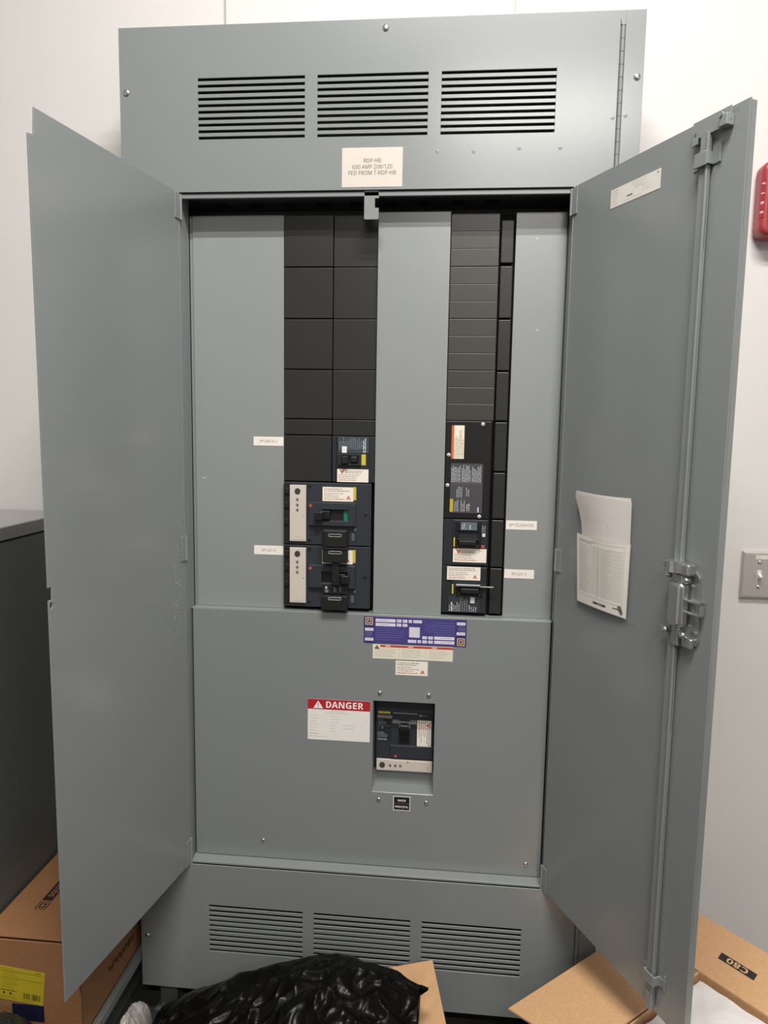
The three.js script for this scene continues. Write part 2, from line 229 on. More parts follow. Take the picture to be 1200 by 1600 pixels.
sticker('information_label', -0.0085, 0.2335, 0.9085, 0.9735, LZ, (g, w, h) => {
  fill(g, '#46407f', 0, 0, w, h); fill(g, '#38336c', 0, 0, w * 0.105, h); fill(g, '#38336c', w * 0.895, 0, w * 0.105, h);
  squareMark(g, 3.5, 2.5, 18, '#d6b98c', '#2b2650'); squareMark(g, w - 21.5, h - 20.5, 18, '#d6b98c', '#2b2650');
  const pill = (x, y, a, b) => { fill(g, '#e0dbe8', x, y, a, b); rows(g, x + a * 0.12, y + b * 0.4, a * 0.8, 1, 2, b * 0.18, '#8a84a8', x * 7 + 1); };
  for (const f of [false, true]) { g.save(); if (f) { g.translate(w, h); g.rotate(Math.PI); }
    pill(28, 5, 47, 7.5); pill(28, 15, 47, 7.5); for (const x of [78, 92]) { pill(x, 5, 11, 7); pill(x, 15, 11, 7); } pill(106, 5, 8, 7); pill(117, 5, 20, 7); pill(3, 28, 20, 7); pill(3, 52, 20, 7); rows(g, 3, 38, 20, 4, 3.2, 0.9, '#9d97c4', 5); rows(g, 28, 27, 70, 6, 5.6, 0.8, '#7d76b0', 9); fill(g, '#6a63a2', 28, 38, 70, 0.6); fill(g, '#6a63a2', 28, 48, 70, 0.6); g.restore(); }
  fill(g, '#d8d4dc', w * 0.445, h * 0.34, 25, 25);
}, low, 'purple information label with white boxes and square marks', 6);
sticker('instruction_label', 0.0135, 0.2035, 0.8715, 0.9065, LZ, (g, w, h) => { fill(g, '#e2dcca', 0, 0, w, h); fill(g, '#b94a38', 18, 1, w - 18, 5.5); for (const x of [30, 84, 140]) fill(g, '#e2dcca', x, 2.4, 12, 2.4); for (const x of [0, 1, 2]) { rows(g, 6 + x * w / 3, 11, w / 3 - 12, 5, 4.2, 0.9, '#a49d90', 30 + x); fill(g, '#b8b09f', (x + 1) * w / 3 - 1.5, 7, 0.6, h - 9); } g.fillStyle = '#3b3428'; g.beginPath(); g.moveTo(10, 2); g.lineTo(16, 11); g.lineTo(4, 11); g.fill(); fill(g, '#d8b048', 9.3, 5, 1.4, 4); }, low, 'cream instruction label in three columns with a red top', 6);
sticker('warning_label', 0.0685, 0.145, 0.8335, 0.8685, LZ, warning(50), low, 'small white label with an orange triangle', 6);
sticker('danger_sign', -0.1425, 0.009, 0.6615, 0.7635, LZ, (g, w, h) => {
  fill(g, '#ebe7e2', 0, 0, w, h); fill(g, '#b3242c', 0, 0, w, 25); g.fillStyle = '#f4efe9'; g.beginPath(); g.moveTo(25.5, 3.5); g.lineTo(37.5, 22.5); g.lineTo(13.5, 22.5); g.fill(); fill(g, '#b3242c', 24.6, 9, 1.8, 7.5); fill(g, '#b3242c', 24.6, 18.2, 1.8, 2);
  text(g, 'DANGER', 89, 13.4, 22, '#f4efe9', { bold: true, sx: 1.04 }); rows(g, 55, 28.5, 45, 1, 3, 0.8, '#b08078', 61); rows(g, 46, 33, 64, 1, 3, 0.9, '#b08078', 62);
  for (let k = 0; k < 6; k++) { rows(g, 6, 40 + k * 7.6, 22, 1, 1, 0.9, '#a9a4a2', 70 + k); rows(g, 55, 41 + k * 7.6, k < 3 ? 24 : 16, 1, 1, 0.9, '#a9a4a2', 80 + k); } rows(g, 86, 63, 34, 1, 1, 0.9, '#a9a4a2', 91); rows(g, 86, 71, 38, 1, 1, 0.9, '#a9a4a2', 92); rows(g, 132, 63, 5, 2, 8, 0.9, '#a9a4a2', 93); rows(g, 4, 86, 32, 1, 1, 1.3, '#85807d', 94); rows(g, 4, 93, 50, 1, 1, 0.8, '#a9a4a2', 95);
}, low, 'white sign with DANGER on a red band', 6);
sticker('main_nameplate', 0.0685, 0.1105, 0.4925, 0.5295, LZ, (g, w, h) => { fill(g, '#dedbd5', 0, 0, w, h); fill(g, '#1d1c1c', 2, 2, w - 4, h - 4); fill(g, '#77736e', 2, h / 2 - 0.4, w - 4, 0.8); text(g, 'MAIN', w / 2, h * 0.30, 7.4, '#e6e2dc', { bold: true }); text(g, 'PRINCIPAL', w / 2, h * 0.72, 7.2, '#e6e2dc', { bold: true, sx: 0.88 }); }, low, 'black nameplate reading MAIN PRINCIPAL', 10);
// the doors: turned groups; along the door x, up y, thickness z
const TL = 1.4029, TR = 1.1209;
function doorGroup(x, turn) { const g = new THREE.Group(); g.name = 'door'; panel.add(g); g.position.set(x, -FLOOR, 0.09); g.rotation.y = turn; turned.add(g); return g; }
const doorL = doorGroup(OX0, Math.PI + TL), doorR = doorGroup(OX1, -TR);
{ // left door: its inner face looks to local -z
  const w = 0.4455, f = 0.4545;
  const s = poly([[0.004, OYB + 0.001], [0.452, OYB + 0.001], [f, 1.108], [w, 1.108], [w, 1.131], [f, 1.131], [0.460, 1.881], [0.4465, 1.883], [0.4435, 1.9265], [0.004, 1.9265]]);
  const hole = new THREE.Path(); hole.absellipse(0.4478, 1.0985, 0.0034, 0.0058, 0, Math.PI * 2, true); s.holes.push(hole);
  part('door_skin', [sheet(s, 0, 0.003)], paint, doorL);
  for (const [a, b] of [[1.869, 1.9235], [1.100, 1.158], [0.339, 0.403]]) { part('hinge_leaf', [box(-0.004, 0.020, a, b, -0.0022, -0.0002, 0.0006), cyl(0.0035, b - a, 'y', 12).translate(-0.004, (a + b) / 2, -0.001)], paintSmall, doorL); }
  { const r = rng(77), l = []; for (let k = 0; k < 46; k++) { const y = 0.93 + r() * 0.30 - 0.1 * r(), u = 0.024 + r() * 0.05 * (y > 1.02 ? 0.6 : 1); l.push(box(-0.0006 - 0.0012 * r(), 0.0012 * r(), -0.0004, 0.0003, -0.00025, 0.0001).rotateZ(r() * 3).translate(u, y, 0)); } part('scratch', l, white, doorL); }
}
{ // right door: its inner face looks to local +z
  const s = poly([[0.004, OYB + 0.001], [0.4535, OYB + 0.001], [0.4535, 1.9265], [0.004, 1.9265]]);
  part('door_skin', [sheet(s, -0.004, 0.004), box(0.4505, 0.4535, 0.341, 1.924, -0.014, -0.003)], paint, doorR);
  for (const [a, b] of [[1.869, 1.9235], [1.104, 1.154], [0.339, 0.397]]) part('hinge_leaf', [box(-0.006, 0.016, a, b, 0.0003, 0.0025, 0.0006), cyl(0.0035, b - a, 'y', 12).translate(-0.005, (a + b) / 2, 0.001)], paintSmall, doorR);
  sticker('rating_label', 0.1265, 0.2645, 1.848, 1.8825, 0, (g, w, h) => { fill(g, '#d9d5ce', 0, 0, w, h); rows(g, 5, 4, 26, 3, 4, 1, '#7d7a78', 101); rows(g, 5, 17, 18, 4, 4, 0.9, '#a09c99', 102); rows(g, 62, 3, 55, 2, 4, 0.9, '#96928f', 103); rows(g, 70, 11, 24, 2, 2.4, 0.8, '#b07f78', 104); fill(g, '#55524f', 48, 22, 16, 2.6); rows(g, 90, 15, 30, 3, 4.5, 0.9, '#a5a09d', 105); rows(g, 40, 29, 70, 1, 2, 0.8, '#a5a09d', 106); fill(g, '#8c8987', w - 9, 3, 4, 4); }, doorR, 'white rating label near the top of the door', 6);
  const bar = (x0, x1, y0, y1, z0, z1, r = 0.0012) => box(x0, x1, y0, y1, z0, z1, r);
  part('latch_rod', [bar(0.3655, 0.3855, 1.168, 1.900, 0.006, 0.0095), bar(0.3815, 0.3855, 1.168, 1.900, 0.004, 0.0125), bar(0.3625, 0.3825, 0.352, 1.072, 0.006, 0.0095), bar(0.3785, 0.3825, 0.352, 1.072, 0.004, 0.0125), bar(0.366, 0.380, 0.345, 0.376, 0.005, 0.012)], paintSmall, doorR);
  part('latch_plate', [sheet(poly([[0.347, 1.887], [0.358, 1.8885], [0.360, 1.8965], [0.411, 1.8965], [0.415, 1.904], [0.426, 1.904], [0.426, 1.9245], [0.347, 1.9245]]), 0.0065, 0.003), bar(0.347, 0.358, 1.889, 1.921, 0.0002, 0.0085), bar(0.409, 0.4255, 1.895, 1.9135, 0.0002, 0.016, 0.002), cyl(0.0045, 0.006, 'z', 12).translate(0.412, 1.914, 0.015)], paintSmall, doorR);
  part('screw', cyl(0.0022, 0.002, 'z', 8).translate(0.3535, 1.905, 0.0092), darkPaint, doorR);
  for (const [y0, y1] of [[1.849, 1.868], [0.4, 0.418]]) part('rod_guide', [bar(0.346, 0.362, y0, y1, 0.0002, 0.0022, 0.0005), bar(0.360, 0.363, y0, y1, 0.0005, 0.0145, 0.0008), bar(0.361, 0.388, y0 - 0.002, y1 + 0.002, 0.0135, 0.0165, 0.0012), bar(0.3865, 0.3895, y0, y1, 0.0005, 0.0160, 0.0008), bar(0.388, 0.404, y0, y1, 0.0002, 0.0022, 0.0005), bar(0.4025, 0.404, y0, y1 + 0.012, 0.0004, 0.0045, 0.0005)], paintSmall, doorR);
  // the galvanised latch gear box at hand height
  const pl = sheet(poly([[0.360, 1.064], [0.366, 1.058], [0.424, 1.056], [0.4275, 1.066], [0.4225, 1.174], [0.410, 1.186], [0.362, 1.178], [0.357, 1.09]]), 0.0005, 0.003);
  const gear = part('latch_gearbox', [pl, box(0.371, 0.4045, 1.083, 1.163, 0.003, 0.026, 0.009, 4), bar(0.3745, 0.3985, 1.160, 1.176, 0.003, 0.018, 0.003), bar(0.374, 0.392, 1.048, 1.082, 0.003, 0.014, 0.003), bar(0.397, 0.420, 1.050, 1.068, 0.003, 0.012, 0.003)], galv, doorR, 'galvanised latch gearbox');
  part('latch_collar', [cyl(0.0175, 0.017, 'y', 6).translate(0.380, 1.1875, 0.0185), cyl(0.0165, 0.003, 'y', 18).translate(0.380, 1.197, 0.0185), bar(0.392, 0.414, 1.176, 1.196, 0.003, 0.022, 0.004), cyl(0.0035, 0.004, 'z', 12).translate(0.368, 1.19, 0.030)], galv, doorR);
  part('latch_loop', [bar(0.404, 0.437, 1.1300, 1.1345, 0.003, 0.012, 0.0012), bar(0.404, 0.437, 1.1095, 1.1140, 0.003, 0.012, 0.0012), bar(0.4325, 0.437, 1.1095, 1.1345, 0.003, 0.012, 0.0012)], galv, doorR);
  part('latch_arm', [bar(0.345, 0.366, 1.0665, 1.0755, 0.010, 0.0135, 0.0015).rotateZ(0)], galv, doorR);
  for (const [x, y] of [[0.362, 1.1705], [0.405, 1.168], [0.3625, 1.0715], [0.405, 1.072]]) part('bolt', [cyl(0.0062, 0.005, 'z', 18).translate(x, y, 0.0150), new THREE.SphereGeometry(0.0058, 14, 8).scale(1, 1, 0.7).translate(x, y, 0.0175)], zinc, doorR);
  // directory pocket
  const pw = 24, ph = 20, pos = [], uv = [], idx = [];
  const bulge = (a, b) => 0.006 + 0.010 * Math.sin(Math.PI * Math.min(1, a * 1.0)) * (0.35 + 0.65 * b) + 0.004 * Math.max(0, 0.35 - a) * b * 6;
  for (let j = 0; j <= ph; j++) for (let i = 0; i <= pw; i++) { const a = i / pw, b = j / ph; pos.push(0.088 + 0.158 * a + 0.004 * a * (b - 0.3) * 0.4, 1.0585 + 0.1460 * b - 0.004 * Math.sin(Math.PI * a) * b, bulge(a, b)); uv.push(a, b); }
  for (let j = 0; j < ph; j++) for (let i = 0; i < pw; i++) { const k = j * (pw + 1) + i; idx.push(k, k + 1, k + pw + 2, k, k + pw + 2, k + pw + 1); }
  const front = new THREE.BufferGeometry(); front.setAttribute('position', new THREE.Float32BufferAttribute(pos, 3)); front.setAttribute('uv', new THREE.Float32BufferAttribute(uv, 2)); front.setIndex(idx); front.computeVertexNormals();
  const back = front.clone(); back.translate(0, 0, -0.0006); back.setIndex([...idx].reverse()); back.computeVertexNormals();
  part('directory_card', [front, back], print(158, 146, (g, w, h) => {
    fill(g, '#ddd6cd', 0, 0, w, h); fill(g, '#e9e3da', 2, 2, w - 4, h - 4); g.strokeStyle = '#8d8884'; g.lineWidth = 0.6; g.strokeRect(9, 8, w - 22, h - 28);
    rows(g, 10, 9.5, 50, 2, 3.2, 1.5, '#6f6b68', 120); for (let k = 0; k < 26; k++) { fill(g, k % 2 ? '#9b958f' : '#8a847f', 10, 18 + k * 3.95, w - 26, 0.75); rows(g, 12, 19.6 + k * 3.95, 34, 1, 1, 0.8, '#b2aca6', 130 + k); rows(g, w * 0.53, 19.6 + k * 3.95, 30, 1, 1, 0.8, '#bab4ae', 160 + k); } fill(g, '#7b7672', w * 0.46, 16, 0.9, h - 38); fill(g, '#9a948f', 16, 16, 0.6, h - 38);
    fill(g, '#3a3634', w * 0.36, h - 13, 42, 5); squareMark(g, w * 0.36 + 0.6, h - 12.4, 3.8, '#ddd', '#333'); text(g, 'SQUARE D', w * 0.36 + 24, h - 10.4, 3.6, '#d8d2ca', { bold: true }); g.fillStyle = '#7c7672'; g.beginPath(); g.arc(w - 19, h - 16, 6, 0, 7); g.fill(); g.beginPath(); g.arc(w - 14, h - 8.5, 5, 0, 7); g.fill(); fill(g, '#7c7672', w - 38, h - 14.5, 16, 3); fill(g, '#5c5653', w - 20, h - 16, 8, 7);
  }, 6, 0.5), doorR, 'printed circuit directory card in the pocket');
  const clear = new THREE.MeshPhysicalMaterial({ color: C(0.95, 0.95, 0.95), roughness: 0.2, transmission: 1, thickness: 0, ior: 1.25 });
  part('clear_pocket', [box(0.084, 0.268, 1.05, 1.0535, 0.0002, 0.004, 0.001), box(0.0835, 0.0865, 1.05, 1.20, 0.0002, 0.004, 0.001)], clear, doorR);
}

// ---------------------------------------------------------------- circuit breakers
const BR = 'circuit breakers in the electrical panel';
function rounded(x0, x1, y0, y1, z0, z1, r = 0.001) { return box(x0, x1, y0, y1, z0, z1, r); }
function bigBreaker(y0, y1, dy, label, offRight) {
  const t = thing('large_circuit_breaker', label, 'circuit breaker', [-0.1, y0, -0.05], BR); const Z = -0.05;
  const Y = (y) => y + dy;
  part('case', [rounded(-0.2045, 0.0035, y0 + 0.0006, y1 - 0.0006, -0.096, Z, 0.0012), rounded(-0.146, 0.0, y0 + 0.001, y1 - 0.001, Z - 0.004, Z + 0.0015, 0.001)], slate, t);
  part('side_strip', [rounded(-0.2045, -0.1895, Y(1.141), Y(1.284), Z, Z + 0.001, 0.0004), ...[1.268, 1.235, 1.195].map((y) => rounded(-0.2015, -0.191, Y(y) - 0.010, Y(y) + 0.004, Z, Z + 0.005, 0.0015))], pitch, t);
  const tr = part('trip_unit', rounded(-0.1893, -0.1503, Y(1.1462), Y(1.2797), Z, Z + 0.005, 0.001), beige, t, 'beige trip unit strip');
  part('trip_dial', [cyl(0.0068, 0.002, 'z', 24).translate(-0.1704, Y(1.2655), Z + 0.0055), box(-0.1716, -0.1692, Y(1.261), Y(1.270), Z + 0.006, Z + 0.0075)], std(C(0.05, 0.045, 0.04), 0.5), tr);
  for (const y of [1.2459, 1.2331, 1.2211]) part('setting_dial', cyl(0.0027, 0.002, 'z', 16).translate(-0.1706, Y(y), Z + 0.0055), std(C(0.09, 0.11, 0.17), 0.5), tr);
  sticker('setting_marks', -0.186, -0.153, Y(1.150), Y(1.253), Z + 0.005, (g, w, h) => { fill(g, '#cfc4b8', 0, 0, w, h); for (const y of [0.07, 0.195, 0.31]) { g.strokeStyle = '#7d766e'; g.lineWidth = 0.5; g.beginPath(); g.arc(w * 0.47, h * y, 4.6, 0.6, 5.6); g.stroke(); } rows(g, w * 0.3, h * 0.93, w * 0.4, 1, 1, 0.8, '#8b8378', 7); fill(g, '#6a625a', w * 0.88, h * 0.44, 2.4, 2.4); }, tr, null, 6);
  part('escutcheon', (() => { const s = roundRect(-0.1425, -0.0315, Y(1.1853), Y(1.2400), 0.003); s.holes.push(rectPath(-0.1115, -0.0497, Y(1.1975), Y(1.2240))); return [sheet(s, Z + 0.0012, 0.008, 0.001)]; })(), slate, t);
  part('handle_slot', box(-0.1115, -0.0497, Y(1.1975), Y(1.2240), Z + 0.0012, Z + 0.0022), pitch, t);
  const hx = offRight ? -0.054 : -0.118;
  part('handle', [rounded(hx - 0.010, hx + 0.010, Y(1.1985), Y(1.2195), Z + 0.002, Z + 0.024, 0.003), rounded(offRight ? hx - 0.02 : hx, offRight ? hx : hx + 0.026, Y(1.2005), Y(1.2215), Z + 0.002, Z + 0.014, 0.003)], blackGloss, t);
  part('reset_button', rounded(-0.1422, -0.1350, Y(1.2287), Y(1.2353), Z + 0.009, Z + 0.0102, 0.0004), redBit, t);
  for (const [x, y] of [[-0.142, 1.2763], [-0.142, 1.1485], [-0.0095, 1.212]]) part('screw_hole', cyl(0.0042, 0.0006, 'z', 16).translate(x, Y(y), Z + 0.0017), pitch, t);
  part('yellow_tab', box(-0.0385, -0.0319, Y(1.2467), Y(1.2775), Z + 0.0015, Z + 0.0022), yellow, t);
  sticker('warning_label', -0.1115, -0.0386, Y(1.2432), Y(1.2767), Z + 0.0015, warning(200 + Math.round(y0 * 50)), t, 'white label with an orange triangle', 6);
  sticker('maker_mark', -0.0440, -0.0300, Y(1.1475), Y(1.1805), Z + 0.0015, (g, w, h) => { fill(g, '#272b31', 0, 0, w, h); squareMark(g, w * 0.62, 1, 4, '#aeb4ba', '#272b31'); columns(g, w * 0.2, 6, h * 0.72, 3, 2.6, 1.0, '#8a929a', 5); }, t, null, 8);
  return { t, Y, Z };
}
{
  const a = bigBreaker(1.138, 1.2865, 0, 'upper large slate breaker with its handle to the left and a green bar', false);
  part('green_flag', box(-0.0607, -0.0497, 1.1975, 1.2238, a.Z + 0.0022, a.Z + 0.003), green, a.t);
  const b = bigBreaker(0.987, 1.137, -0.149, 'large slate breaker at the bottom left with handle to the right', true);
  part('rating_plate', [box(-0.1088, -0.0483, 1.0243, 1.0450, b.Z + 0.009, b.Z + 0.0125)], slateDark, b.t);
  sticker('rating_print', -0.1078, -0.0493, 1.0253, 1.0440, b.Z + 0.0125, (g, w, h) => { fill(g, '#1b1d20', 0, 0, w, h); fill(g, '#c9ccd0', w * 0.1, h * 0.15, 5, 5); rows(g, w * 0.1, h * 0.55, w * 0.18, 3, 2.4, 1.2, '#a9adb2', 6); columns(g, w * 0.46, 2, h * 0.7, 2, 3.4, 1.1, '#a5a9ae', 8); columns(g, w * 0.68, 2, h * 0.6, 2, 3.2, 0.9, '#8a8e94', 9); }, b.t, null, 8);
}
{ // handle interlock bridging the two big breakers
  const t = thing('breaker_interlock', 'black walking beam interlock bridging the two large slate breakers', 'breaker interlock', [-0.078, 0.9865, -0.038]);
  const z0 = -0.0396; part('bracket', [rounded(-0.1065, -0.0476, 1.1014, 1.1790, z0, -0.022, 0.002), rounded(-0.1065, -0.0476, 1.1335, 1.1370, -0.023, -0.0195, 0.001), rounded(-0.1040, -0.0500, 1.139, 1.1775, -0.023, -0.018, 0.003), rounded(-0.0854, -0.0669, 1.046, 1.103, -0.0360, -0.0275, 0.002)], pitch, t);
  part('lower_bracket', rounded(-0.1087, -0.0464, 0.9875, 1.0222, z0, -0.022, 0.002), pitch, t);
  for (const [y, z] of [[1.1668, -0.018], [1.1258, -0.022], [1.0158, -0.022]]) part('slot_ring', (() => { const s = roundRect(-0.0922, -0.0610, y - 0.0036, y + 0.0036, 0.0034); s.holes.push(roundRect(-0.0902, -0.0630, y - 0.0020, y + 0.0020, 0.0018, THREE.Path)); return sheet(s, z, 0.0012, 0.0003); })(), std(C(0.45, 0.44, 0.42), 0.4, { metalness: 0.6 }), t);
}
{ // small breaker at the top of the left column
  const t = thing('small_circuit_breaker', 'small black breaker on the left column above the large slate breakers', 'circuit breaker', [-0.04, 1.287, -0.05], BR), Z = -0.051;
  part('case', [rounded(-0.0905, 0.0107, 1.2882, 1.3952, -0.095, Z - 0.004, 0.0012), rounded(-0.0790, -0.0035, 1.2885, 1.395, -0.06, Z, 0.0012), rounded(-0.0895, -0.0810, 1.289, 1.395, -0.06, Z, 0.0012)], slateDark, t);
  sticker('rating_label', -0.0753, -0.0045, 1.3572, 1.3945, Z, (g, w, h) => { fill(g, '#3d464b', 0, 0, w, h); columns(g, 2, 1, h - 10, 14, 4.6, 1.6, '#77858c', 41); columns(g, w * 0.82, 1, h - 2, 2, 4, 2.2, '#c4ccd0', 42); fill(g, '#e4e6e6', w * 0.12, h * 0.6, w * 0.16, h * 0.4); fill(g, '#8a4a44', w * 0.02, h * 0.6, 3, 3); }, t, 'grey print label', 8);
  part('handle_frame', (() => { const s = rectPath(-0.0756, -0.0215, 1.3281, 1.3536, THREE.Shape); s.holes.push(rectPath(-0.068, -0.0275, 1.3315, 1.351)); return sheet(s, Z, 0.005, 0.0008); })(), slateDark, t);
  part('handle', [rounded(-0.0665, -0.0505, 1.3325, 1.350, Z - 0.002, Z + 0.013, 0.002), rounded(-0.0470, -0.0290, 1.3335, 1.350, Z - 0.002, Z + 0.008, 0.004)], pitch, t);
  part('yellow_tab', box(-0.0208, -0.0107, 1.3290, 1.3540, Z, Z + 0.0008), yellow, t);
  sticker('warning_label', -0.0778, -0.0040, 1.2890, 1.3192, Z, warning(61, 'tl'), t, 'white label with an orange triangle', 6);
}
function rightBreaker(y0, y1, label) { const t = thing('small_circuit_breaker', label, 'circuit breaker', [0.226, y0, -0.05], BR); part('case', [rounded(0.1732, 0.2775, y0 + 0.0006, y1 - 0.0006, -0.095, -0.054, 0.0012), rounded(0.1950, 0.2760, y0 + 0.002, y1 - 0.002, -0.06, -0.051, 0.0015)], slateDark, t); return t; }
{
  const Z = -0.051, t = rightBreaker(1.0985, 1.2095, 'small black breaker with a grey window on the right column below the cover plate');
  part('handle_frame', (() => { const s = rectPath(0.2014, 0.2600, 1.1435, 1.2044, THREE.Shape); s.holes.push(rectPath(0.2075, 0.2540, 1.1480, 1.1815)); return sheet(s, Z, 0.005, 0.001); })(), blackGloss, t);
  sticker('rating_window', 0.2130, 0.2506, 1.1843, 1.2026, Z + 0.005, (g, w, h) => { fill(g, '#5d6c70', 0, 0, w, h); columns(g, 3, 2, h - 5, 2, 4, 2.2, '#aeb9bc', 3); columns(g, w * 0.55, 2, h - 4, 1, 3, 2.4, '#b5c0c3', 5); rows(g, 2, h - 4, 14, 1, 1, 1.2, '#a2adb0', 6); }, t, 'grey rating window', 8);
  part('handle', [rounded(0.2095, 0.2500, 1.1490, 1.1612, Z, Z + 0.015, 0.003), rounded(0.2060, 0.2560, 1.1600, 1.1640, Z, Z + 0.007, 0.001)], pitch, t);
  part('yellow_tab', rounded(0.1973, 0.2008, 1.1442, 1.1657, Z, Z + 0.004, 0.001), yellow, t);
  sticker('side_print', 0.2612, 0.2723, 1.1680, 1.2000, Z, (g, w, h) => { fill(g, '#24262a', 0, 0, w, h); columns(g, 1, 2, h * 0.6, 3, 3.2, 1.4, '#9ba0a4', 15); fill(g, '#d8dadc', 2, h * 0.72, 7, 8); }, t, null, 8);
  part('trip_button', rounded(0.2617, 0.2695, 1.1416, 1.1491, Z, Z + 0.002, 0.0006), redBit, t);
  sticker('warning_label', 0.1970, 0.2742, 1.1080, 1.1402, Z, warning(71, 'tl'), t, 'white label with an orange triangle', 6);
}
{
  const Z = -0.051, t = rightBreaker(0.9855, 1.0980, 'small black breaker at the very bottom of the right column with pale lever');
  sticker('warning_label', 0.1844, 0.2619, 1.0655, 1.0970, Z, warning(81), t, 'white label with an orange triangle', 6);
  part('handle_frame', (() => { const s = rectPath(0.2070, 0.2680, 1.0300, 1.0570, THREE.Shape); s.holes.push(rectPath(0.2140, 0.2620, 1.0335, 1.0515)); return sheet(s, Z, 0.005, 0.001); })(), blackGloss, t);
  part('handle', rounded(0.2164, 0.2600, 1.0350, 1.0480, Z, Z + 0.012, 0.003), pitch, t);
  part('lever', [rounded(0.2054, 0.2620, 1.0525, 1.0572, Z + 0.004, Z + 0.012, 0.001), rounded(0.2600, 0.2930, 1.0505, 1.0530, Z + 0.002, Z + 0.008, 0.0008)], std(C(0.36, 0.36, 0.37), 0.35, { metalness: 0.6 }), t);
  part('yellow_tab', rounded(0.1963, 0.2003, 1.0319, 1.0547, Z, Z + 0.004, 0.001), yellow, t);
  sticker('rating_label', 0.1890, 0.2620, 0.9895, 1.0276, Z, (g, w, h) => { fill(g, '#33343a', 0, 0, w, h); columns(g, 6, 1, h - 2, 1, 4, 3.4, '#c3c7ca', 43); columns(g, 2, h * 0.4, h * 0.58, 6, 4.4, 1.8, '#b3b7ba', 44); columns(g, w * 0.38, h * 0.08, h * 0.9, 4, 5, 1.5, '#8f9498', 45); columns(g, w * 0.66, h * 0.55, h * 0.42, 4, 5, 2.2, '#aab0b4', 46); fill(g, '#d6d8da', w * 0.7, h * 0.07, w * 0.14, h * 0.36); }, t, 'dark label with white upright print', 8);
}
{ // main breaker
  const t = thing('main_circuit_breaker', 'dark main breaker standing in the window beside the danger sign', 'circuit breaker', [0.092, 0.5735, -0.075], BR), Z = -0.075;
  part('case', [rounded(0.0195, 0.1620, 0.5735, 0.7645, -0.098, Z - 0.002, 0.0015), rounded(0.0225, 0.1610, 0.606, 0.7310, Z - 0.01, Z, 0.0012), rounded(0.0565, 0.1610, 0.6090, 0.6415, Z - 0.01, Z + 0.003, 0.0012)], slate, t);
  const tr = part('trip_unit', rounded(0.0230, 0.1605, 0.5755, 0.6040, Z - 0.008, Z + 0.003, 0.001), beige, t, 'beige trip unit strip');
  part('trip_dial', cyl(0.0070, 0.002, 'z', 24).translate(0.0373, 0.5900, Z + 0.0035), std(C(0.05, 0.045, 0.04), 0.5), tr);
  for (const x of [0.0572, 0.070, 0.0823]) part('setting_dial', cyl(0.0027, 0.002, 'z', 16).translate(x, 0.5895, Z + 0.0035), std(C(0.09, 0.11, 0.17), 0.5), tr);
  sticker('setting_marks', 0.0500, 0.1580, 0.5785, 0.6010, Z + 0.003, (g, w, h) => { fill(g, '#cfc4b8', 0, 0, w, h); for (const x of [7.2, 20, 32.3]) { g.strokeStyle = '#7d766e'; g.lineWidth = 0.5; g.beginPath(); g.arc(x, h * 0.5, 4.6, 0.6, 5.6); g.stroke(); } fill(g, '#4a443e', w * 0.45, 0, 3.4, 3); rows(g, w * 0.75, 3, 12, 1, 1, 0.8, '#8b8378', 7); columns(g, w * 0.9, 9, 10, 2, 3, 0.9, '#8b8378', 8); }, tr, null, 6);
  part('yellow_tab', box(0.0253, 0.0551, 0.7207, 0.7262, Z, Z + 0.001), yellow, t);
  part('silver_plates', [box(0.0237, 0.0597, 0.7089, 0.7165, Z, Z + 0.0008), box(0.0608, 0.0770, 0.6975, 0.7062, Z, Z + 0.001), box(0.1041, 0.1202, 0.6971, 0.7068, Z, Z + 0.001), rounded(0.0618, 0.1207, 0.7226, 0.7252, Z, Z + 0.003, 0.0006)], std(C(0.24, 0.24, 0.24), 0.4), t);
  sticker('rating_label', 0.0239, 0.0590, 0.6493, 0.7070, Z, (g, w, h) => { fill(g, '#22262c', 0, 0, w, h); rows(g, 1, 3, w * 0.6, 2, 5, 1.3, '#9aa0a6', 51); rows(g, 1, 13, w * 0.9, 1, 5, 1.1, '#8a9096', 52); text(g, '7', 12, 23, 8, '#c9cdd0'); fill(g, '#8a9096', 2, 18, 0.6, 10); fill(g, '#8a9096', 2, 18, w - 5, 0.6); rows(g, 1, 34, w * 0.7, 4, 3.6, 1.4, '#8d9399', 53); rows(g, 1, 50, w * 0.9, 2, 3, 1.6, '#9aa0a6', 54); }, t, null, 8);
  part('handle_slot', box(0.0769, 0.1043, 0.6464, 0.7028, Z, Z + 0.001), pitch, t);
  part('handle', [rounded(0.0795, 0.1020, 0.6870, 0.7010, Z, Z + 0.022, 0.003), rounded(0.0785, 0.1030, 0.676, 0.690, Z, Z + 0.012, 0.004)], blackGloss, t);
  part('handle_collar', (() => { const s = rectPath(0.0772, 0.1040, 0.6860, 0.7030, THREE.Shape); const h = new THREE.Path(); h.absellipse(0.0905, 0.6930, 0.0105, 0.0075, 0, 7, true); s.holes.push(h); return sheet(s, Z + 0.001, 0.002, 0.0004); })(), std(C(0.25, 0.25, 0.25), 0.4), t);
  part('reset_button', rounded(0.0665, 0.0730, 0.6105, 0.6168, Z + 0.003, Z + 0.0045, 0.0004), redBit, t);
  sticker('maker_mark', 0.1258, 0.1500, 0.7145, 0.7245, Z, (g, w, h) => { fill(g, '#22262c', 0, 0, w, h); squareMark(g, 1, 2, 6, '#aeb4ba', '#22262c'); rows(g, 9, 4, 13, 1, 1, 1.6, '#9aa0a6', 3); }, t, null, 8);
  sticker('warning_label', 0.1215, 0.1560, 0.6310, 0.7075, Z, (g, w, h) => { g.translate(w, 0); g.rotate(Math.PI / 2); warning(91, 'tl')(g, h, w); }, t, 'white sideways label with an orange triangle', 6);
}

